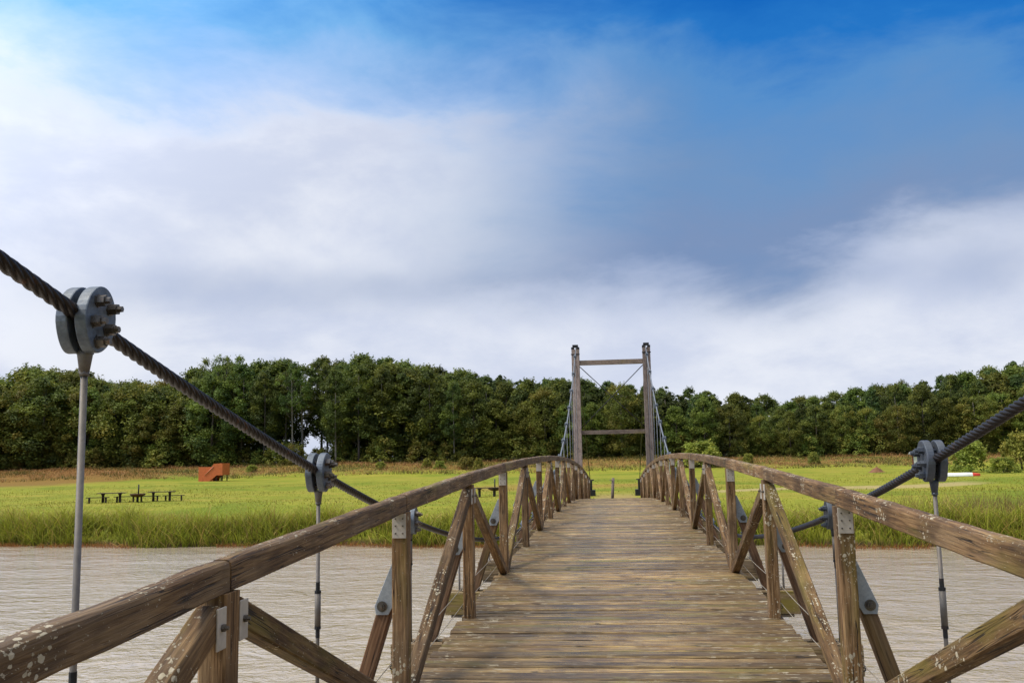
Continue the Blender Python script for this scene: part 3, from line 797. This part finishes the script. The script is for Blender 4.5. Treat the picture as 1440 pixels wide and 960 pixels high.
for i in range(5000):
    x=rg.uniform(13,32); y=51+rg.random()*8-.1*x; k=rg.uniform(.7,1.2)
    if rg.random()>sm(13,20,x): continue
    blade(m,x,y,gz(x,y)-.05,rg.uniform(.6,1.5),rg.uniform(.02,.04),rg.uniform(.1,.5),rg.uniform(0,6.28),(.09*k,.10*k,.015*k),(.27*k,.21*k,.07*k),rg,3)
o=obj('seeding_grass',m.mesh('seeding_grass',M_reed)); tag(o,'tall brown-tipped seeding grass on the right bank','grass',kind='stuff')

# ------------------------------------------------------------------ meadow furniture
def picnic_table_meshes():
    m=MB()
    for i in range(4): m.box(-1.05,1.05,-.40+i*.203,-.40+i*.203+.19,.71,.76)
    top=bevel(m.mesh('tabletop',M_picnic),.006,1)
    m=MB(); m.box(-.09,.09,-.10,.10,-.05,.60); leg=bevel(m.mesh('leg',M_picnic),.01,1)
    m=MB(); m.box(-.10,.10,-.34,.34,.60,.71); head=bevel(m.mesh('leg_head',M_picnic),.01,1)
    return top,leg,head
T_top,T_leg,T_head=picnic_table_meshes()
m=MB()
for i in range(2): m.box(-.85,.85,-.17+i*.175,-.17+i*.175+.165,.40,.45)
B_top=bevel(m.mesh('seat',M_picnic),.006,1)
m=MB(); m.box(-.06,.06,-.12,.12,-.05,.40); B_leg=bevel(m.mesh('leg',M_picnic),.008,1)
def ptable(X,Y,rz,label):
    o=empty('picnic_table',(X,Y,gz(X,Y)),rz); tag(o,label,'picnic table','picnic tables on the meadow')
    obj('tabletop',T_top,o)
    for sx in (-.62,.62):
        l=obj('leg',T_leg,o); l.location=(sx,0,0); h=obj('leg_head',T_head,l)
    return o
def pbench(X,Y,rz,label):
    o=empty('bench',(X,Y,gz(X,Y)),rz); tag(o,label,'bench','benches beside the picnic tables')
    obj('seat',B_top,o)
    for sx in (-.6,.6): l=obj('leg',B_leg,o); l.location=(sx,0,0)
    return o
def at_ground(px,Y):
    p=at(px,650,Y); return p.x
def tset(px,Y,rz,lt,l1,l2,dx,dy):
    X=at_ground(px,Y); ptable(X,Y,rz,lt)
    pbench(X-dx,Y-dy,rz,l1); pbench(X+dx,Y+dy,rz,l2)
tset(158.5,70.0,R(22),'dark timber picnic table left of the fire bowl near the orange platform','low dark bench on the left side of the left picnic table','low dark bench on the right side of the left picnic table',.80,.62)
tset(228.5,72.0,R(24),'dark timber picnic table right of the fire bowl near the orange platform','low dark bench between the fire bowl and the right-hand picnic table','low dark bench on the right side of the right-hand picnic table',.72,.60)
X=at_ground(684,76); ptable(X,76,R(20),'dark timber picnic table glimpsed just left of the third left bridge post')
def lathe(m,prof,n=24):
    vs=[(r*math.cos(2*math.pi*k/n),r*math.sin(2*math.pi*k/n),z) for r,z in prof for k in range(n)]; fs=[]
    for i in range(len(prof)-1):
        for k in range(n): k2=(k+1)%n; fs.append((i*n+k,i*n+k2,(i+1)*n+k2,(i+1)*n+k))
    m.add(vs,fs,True)
def firebowl(px,Y,label):
    X=at_ground(px,Y); o=empty('fire_bowl',(X,Y,gz(X,Y))); tag(o,label,'fire bowl','fire bowls by the picnic tables')
    m=MB(); lathe(m,[(.05,.38),(.30,.42),(.52,.52),(.60,.62),(.60,.66),(.56,.66),(.48,.56),(.28,.47),(.02,.44)]); obj('bowl',m.mesh('bowl',M_rust),o)
    m=MB(); m.tube([(0,0,-.05),(0,0,.40)],.09,10); obj('foot',m.mesh('foot',M_dark),o)
    m=MB(); m.tube([(0,.12,.42),(0,.12,1.38)],.055,8); obj('grill_post',m.mesh('grill_post',M_dark),o)
firebowl(195,70.5,'rusty round fire bowl with central post between two picnic tables')
firebowl(695,78,'rusty fire bowl with post beside the table seen through the left railing')
# leaning wooden post at the end of the deck
p=at(863,690,46.0); Xp=p.x-.08
m=MB(); m.tube([(0,0,0),(.03,0,.5),(.075,0,1.15)],[.075,.072,.066],10)
m.tube([(.03,-.06,1.02),(-.10,-.09,1.04)],.018,6)
m2=obj('wooden_post',m.mesh('wooden_post',M_tower)); m2.location=(Xp,46.0,zd(46.0))
tag(m2,'leaning grey wooden post standing in the middle of the far deck end','post')
# orange platform with stair
Yo=129.0; Xo=at_ground(279.5,Yo); X1=at_ground(320.5,Yo); wd=(X1-Xo)*.83
o=empty('orange_platform',(Xo,Yo,gz(Xo,Yo)-.02)); tag(o,'orange-red painted wooden platform with solid stair panels on the meadow','platform')
m=MB(); m.box(0,.09,0,2.3,0,2.05); m.box(.09,wd*.6,0,.08,0,2.05); m.box(.09,wd*.6,2.22,2.3,0,2.05); m.box(.09,wd*.6,.08,2.22,1.0,1.08)
obj('box_panel',m.mesh('box_panel',M_orange),o)
def sidepanel(y0,y1):
    m=MB(); w=wd
    poly=[(w*.25,0),(w*.46,0),(w*.76,.85),(w*1.0,.85),(w*1.0,2.55),(w*.64,2.5),(w*.25,.62)]
    Mx=Matrix(((1,0,0,0),(0,0,-1,0),(0,1,0,0),(0,0,0,1))); m.prism([(a,b) for a,b in poly],-y1,-y0,Mx); return m.mesh('stair_panel',M_orange)
obj('stair_panel',sidepanel(-.12,-.03),o); obj('stair_panel',sidepanel(2.33,2.42),o)
m=MB(); m.box(wd*.66,wd,-.02,2.32,.9,1.0); m.box(wd-.08,wd-.0,-.02,2.32,1.0,2.55); obj('landing',m.mesh('landing',M_orange),o)
for i in range(5):
    m=MB(); m.box(wd*(.30+.075*i),wd*(.40+.075*i),-.02,2.32,.1+.18*i,.15+.18*i); obj('step',m.mesh('step',M_orange),o)
m=MB(); m.tube([(wd*.27,-.15,.85),(wd*.64,-.15,2.12)],.06,6); obj('handrail',m.mesh('handrail',M_orangelight),o)
for yy in (.1,2.2):
    for xx in (.72,.92): m=MB(); m.box(wd*xx-.06,wd*xx+.06,yy-.06,yy+.06,0,.9); obj('leg',m.mesh('leg',M_picnic),o)
# overturned canoe
Yb=99.0; Xb=at_ground(1377,Yb); 
o=empty('canoe',(Xb,Yb,gz(Xb,Yb)+.0)); tag(o,'white overturned canoe with a red end lying on the grass below the willow bush','canoe')
def hull(x0,x1,mat,name):
    m=MB(); L=4.6; n=14; vs=[];fs=[]; K=8
    for i in range(n+1):
        x=x0+(x1-x0)*i/n; t=(x+L)/L; wv=.36*max(0.02,math.sin(math.pi*t))**.55; hh=.33+.05*abs(2*t-1)
        for j in range(K+1):
            a=math.pi*j/K; vs.append((x,math.cos(a)*wv,.02+math.sin(a)**.8*hh*(.55+.45*min(1,wv/.3))))
    for i in range(n):
        for j in range(K): fs.append((i*(K+1)+j,(i+1)*(K+1)+j,(i+1)*(K+1)+j+1,i*(K+1)+j+1))
    m.add(vs,fs,True); return m.mesh(name,mat)
obj('hull',hull(-4.6,-.75,M_white,'hull'),o); obj('bow',hull(-.75,0,M_red,'bow'),o)
o.rotation_euler=(0,0,R(-4))
# information sign
Ys=112.0; Xs=at_ground(1284,Ys); o=empty('info_sign',(Xs,Ys,gz(Xs,Ys))); tag(o,'white notice board on red-brown posts under a small grey roof behind the dark right clamp','sign')
m=MB(); m.box(-.06,.06,-.06,.06,-.1,2.0); me=m.mesh('post',M_redpost)
for x in (0,1.5): q=obj('post',me,o); q.location=(x,0,0)
m=MB(); m.box(.07,1.43,-.03,.03,.75,1.75); obj('panel',m.mesh('panel',M_white),o)
m=MB(); Mx=Matrix(((0,0,1,0),(1,0,0,0),(0,1,0,0),(0,0,0,1))); m.prism([(-.45,1.98),(.45,1.98),(0,2.22)],-.35,1.85,Mx); obj('roof',m.mesh('roof',M_roof),o)
# soil mound
Ym=112; Xm=at_ground(1232,Ym); m=MB(); rg=random.Random(4); vs=[];fs=[]
for i in range(9):
    for j in range(20):
        a=2*math.pi*j/20; r=1.15*i/8*(1+.12*math.sin(3*a+1)); vs.append((r*math.cos(a),r*math.sin(a)*.8,.62*(math.cos(math.pi*i/8)*.5+.5)*(1+rg.uniform(-.12,.12))-.05))
for i in range(8):
    for j in range(20): j2=(j+1)%20; fs.append((i*20+j,(i+1)*20+j,(i+1)*20+j2,i*20+j2))
m.add(vs,fs,True); q=obj('soil_mound',m.mesh('soil_mound',M_soil)); q.location=(Xm,Ym,gz(Xm,Ym)); tag(q,'small mound of brown soil on the grass left of the dark right clamp','mound')

# ------------------------------------------------------------------ sky and light
SUN_EL,SUN_AZ=R(50),R(-108)     # azimuth from +Y towards +X : behind and left of the camera
wd_=bpy.data.worlds.new('World'); S.world=wd_; wd_.use_nodes=True; nt=wd_.node_tree; nt.nodes.clear(); N=NT(nt)
out=N.n('OutputWorld'); tc=N.n('TexCoord'); dirv=tc.outputs['Generated']
sep=N.n('SeparateXYZ'); N.l(dirv,sep.inputs[0])
az=N.math('ARCTAN2',sep.outputs[0],sep.outputs[1]); el=N.math('ARCSINE',sep.outputs[2])
q=N.n('CombineXYZ'); N.l(az,q.inputs[0]); N.l(el,q.inputs[1])
nv=N.n('VectorMath',operation='MULTIPLY'); N.l(dirv,nv.inputs[0]); nv.inputs[1].default_value=(1,1,1.5)
wp=N.noise(nv.outputs[0],2.6,5,.55,0,1)          # colour output = warp vector
w1=N.n('VectorMath',operation='SUBTRACT'); N.l(wp,w1.inputs[0]); w1.inputs[1].default_value=(.5,.5,.5)
w2=N.n('VectorMath',operation='SCALE'); N.l(w1.outputs[0],w2.inputs[0]); w2.inputs['Scale'].default_value=.11
wq=N.n('VectorMath',operation='ADD'); N.l(q.outputs[0],wq.inputs[0]); N.l(w2.outputs[0],wq.inputs[1])
ws=N.n('SeparateXYZ'); N.l(wq.outputs[0],ws.inputs[0]); waz,wel=ws.outputs[0],ws.outputs[1]
def ae(px,py):
    d=ray(px,py); return math.atan2(d.x,d.y),math.asin(d.z)
def blob(px,py,sx,sy,rot=0.0,soft=1.0):
    a,e=ae(px,py); da=N.math('SUBTRACT',waz,a); de=N.math('SUBTRACT',wel,e)
    c,s=math.cos(rot),math.sin(rot)
    u=N.math('ADD',N.math('MULTIPLY',da,c/(sx/F)),N.math('MULTIPLY',de,-s/(sx/F)))
    v=N.math('ADD',N.math('MULTIPLY',da,s/(sy/F)),N.math('MULTIPLY',de,c/(sy/F)))
    r=N.math('ADD',N.math('MULTIPLY',u,u),N.math('MULTIPLY',v,v))
    return N.math('EXPONENT',N.math('MULTIPLY',r,-1.0))
fine=N.noise(nv.outputs[0],5.5,6,.58); coarse=N.noise(nv.outputs[0],1.7,4,.5)
# clear blue windows near the top of the view, thin veil below them
sky=N.n('TexSky',sky_type='NISHITA',sun_disc=False); sky.sun_elevation=SUN_EL; sky.sun_rotation=SUN_AZ
blue=N.mix(1.0,sky.outputs[0],(.004,.38,.95),'MULTIPLY')
wisp=N.noise(N.mapping(nv.outputs[0],(1,1,1.6),rot=(0,.5,0)),4.2,8,.60,.25)
wv=N.math('SUBTRACT',wisp,.5)
# left and centre: blue only near the top, fading down into white cloud
bl=N.math('DIVIDE',N.math('SUBTRACT',wel,.325),.22)
bl=N.math('ADD',bl,N.math('MULTIPLY',wv,.9))
bl=N.math('ADD',bl,N.math('MULTIPLY',N.math('SUBTRACT',coarse,.5),.15))
bl=N.math('MULTIPLY',bl,1.0,clamp=True)
# right: a broad slate-blue bank with a soft ragged lower edge that deepens to clear blue
EDGE=[(430,450),(560,425),(700,412),(850,408),(950,400),(1020,412),(1130,400),(1250,345),(1350,325),(1460,315)]
a0,a1=-.45,.55
er=N.ramp(N.math('DIVIDE',N.math('SUBTRACT',waz,a0),a1-a0),[((ae(x,y)[0]-a0)/(a1-a0),ae(x,y)[1]) for x,y in EDGE],'B_SPLINE')
dd=N.math('ADD',N.math('SUBTRACT',N.math('ADD',wel,.032),er),N.math('MULTIPLY',wv,.10))
side=N.step(N.math('MULTIPLY_ADD',wv,.18,N.math('MULTIPLY_ADD',wel,-.20,waz)),ae(380,300)[0],ae(900,300)[0])
bank=N.math('MULTIPLY',N.step(dd,-.020,.065),side)
low=N.math('MULTIPLY',blob(1400,400,130,45),.55)
low=N.math('ADD',low,N.math('MULTIPLY',blob(1225,400,60,22),.30))
low=N.math('ADD',low,N.math('MULTIPLY',blob(520,410,330,42,.03),.42))
low=N.math('ADD',low,N.math('MULTIPLY',blob(200,420,260,40),.25))
lowm=N.step(N.math('MULTIPLY_ADD',wv,.45,low),.05,1.05)
cl=N.mix(N.step(N.math('MULTIPLY_ADD',wisp,.6,N.math('MULTIPLY',fine,.4)),.38,.62),(.61,.67,.83),(.82,.855,.94))
cl=N.mix(lowm,cl,(.27,.36,.57))
veil=N.ramp(bl,[(0,(.70,.76,.90)),(.3,(.40,.57,.87)),(.6,(.17,.42,.78)),(.85,(.06,.28,.69)),(1,(.02,.20,.62))])
cl=N.mix(N.step(bl,.0,.25),cl,veil)
dr=N.math('ADD',dd,N.math('MULTIPLY',wv,.10))
streak=N.math('MULTIPLY',blob(900,60,190,200,.5),.05)
dr=N.math('SUBTRACT',N.math('ADD',dr,N.math('MULTIPLY',blob(1440,60,260,190),.05)),streak)
bcol=N.ramp(N.math('MULTIPLY',dr,2.5),[(0,(.34,.43,.64)),(.14,(.20,.295,.50)),(.32,(.165,.30,.54)),(.56,(.10,.28,.60)),(.68,(.022,.19,.58)),(.88,(.004,.115,.50))])
cl=N.mix(bank,cl,bcol)
cl=N.mix(N.step(el,.52,.78),cl,(.88,.87,.84))
bmask=N.math('MULTIPLY',N.math('MULTIPLY',bank,N.step(dr,.20,.52)),N.step(el,.80,.55))
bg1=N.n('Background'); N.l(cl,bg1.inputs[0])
# the cloud deck overhead and towards the hidden sun is brighter than the strip in view
sd=Vector((math.sin(SUN_AZ)*math.cos(SUN_EL),math.cos(SUN_AZ)*math.cos(SUN_EL),math.sin(SUN_EL)))
dp=N.n('VectorMath',operation='DOT_PRODUCT'); N.l(dirv,dp.inputs[0]); dp.inputs[1].default_value=sd
boost=N.math('ADD',N.math('MULTIPLY',N.step(dp.outputs['Value'],.2,1.0),1.6),N.math('MULTIPLY',N.step(el,.5,1.0),.1))
dim=N.math('MULTIPLY',N.step(sep.outputs[1],.05,-.45),N.step(el,.55,.12))  # added dimming of the unseen low sky behind the camera, darkens camera-facing sides
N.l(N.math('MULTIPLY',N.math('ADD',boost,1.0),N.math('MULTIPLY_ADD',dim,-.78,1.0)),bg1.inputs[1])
bg2=N.n('Background'); N.l(blue,bg2.inputs[0]); bg2.inputs[1].default_value=.15
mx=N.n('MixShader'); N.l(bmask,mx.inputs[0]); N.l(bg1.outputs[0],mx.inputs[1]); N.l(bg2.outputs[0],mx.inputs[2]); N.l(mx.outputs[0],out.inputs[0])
wd_.cycles.sampling_method='MANUAL'; wd_.cycles.sample_map_resolution=1024
sl=bpy.data.lights.new('sun','SUN'); sl.energy=2.6; sl.angle=R(11); sl.color=(1,.88,.71)
so=bpy.data.objects.new('sun',sl); COL.objects.link(so); so.rotation_euler=(-sd).to_track_quat('-Z','Y').to_euler()

S.render.engine='CYCLES'
S.view_settings.view_transform='Standard'; S.view_settings.look='None'; S.view_settings.gamma=1; S.view_settings.exposure=0
S.view_settings.use_curve_mapping=False
S.render.resolution_x=1024; S.render.resolution_y=682
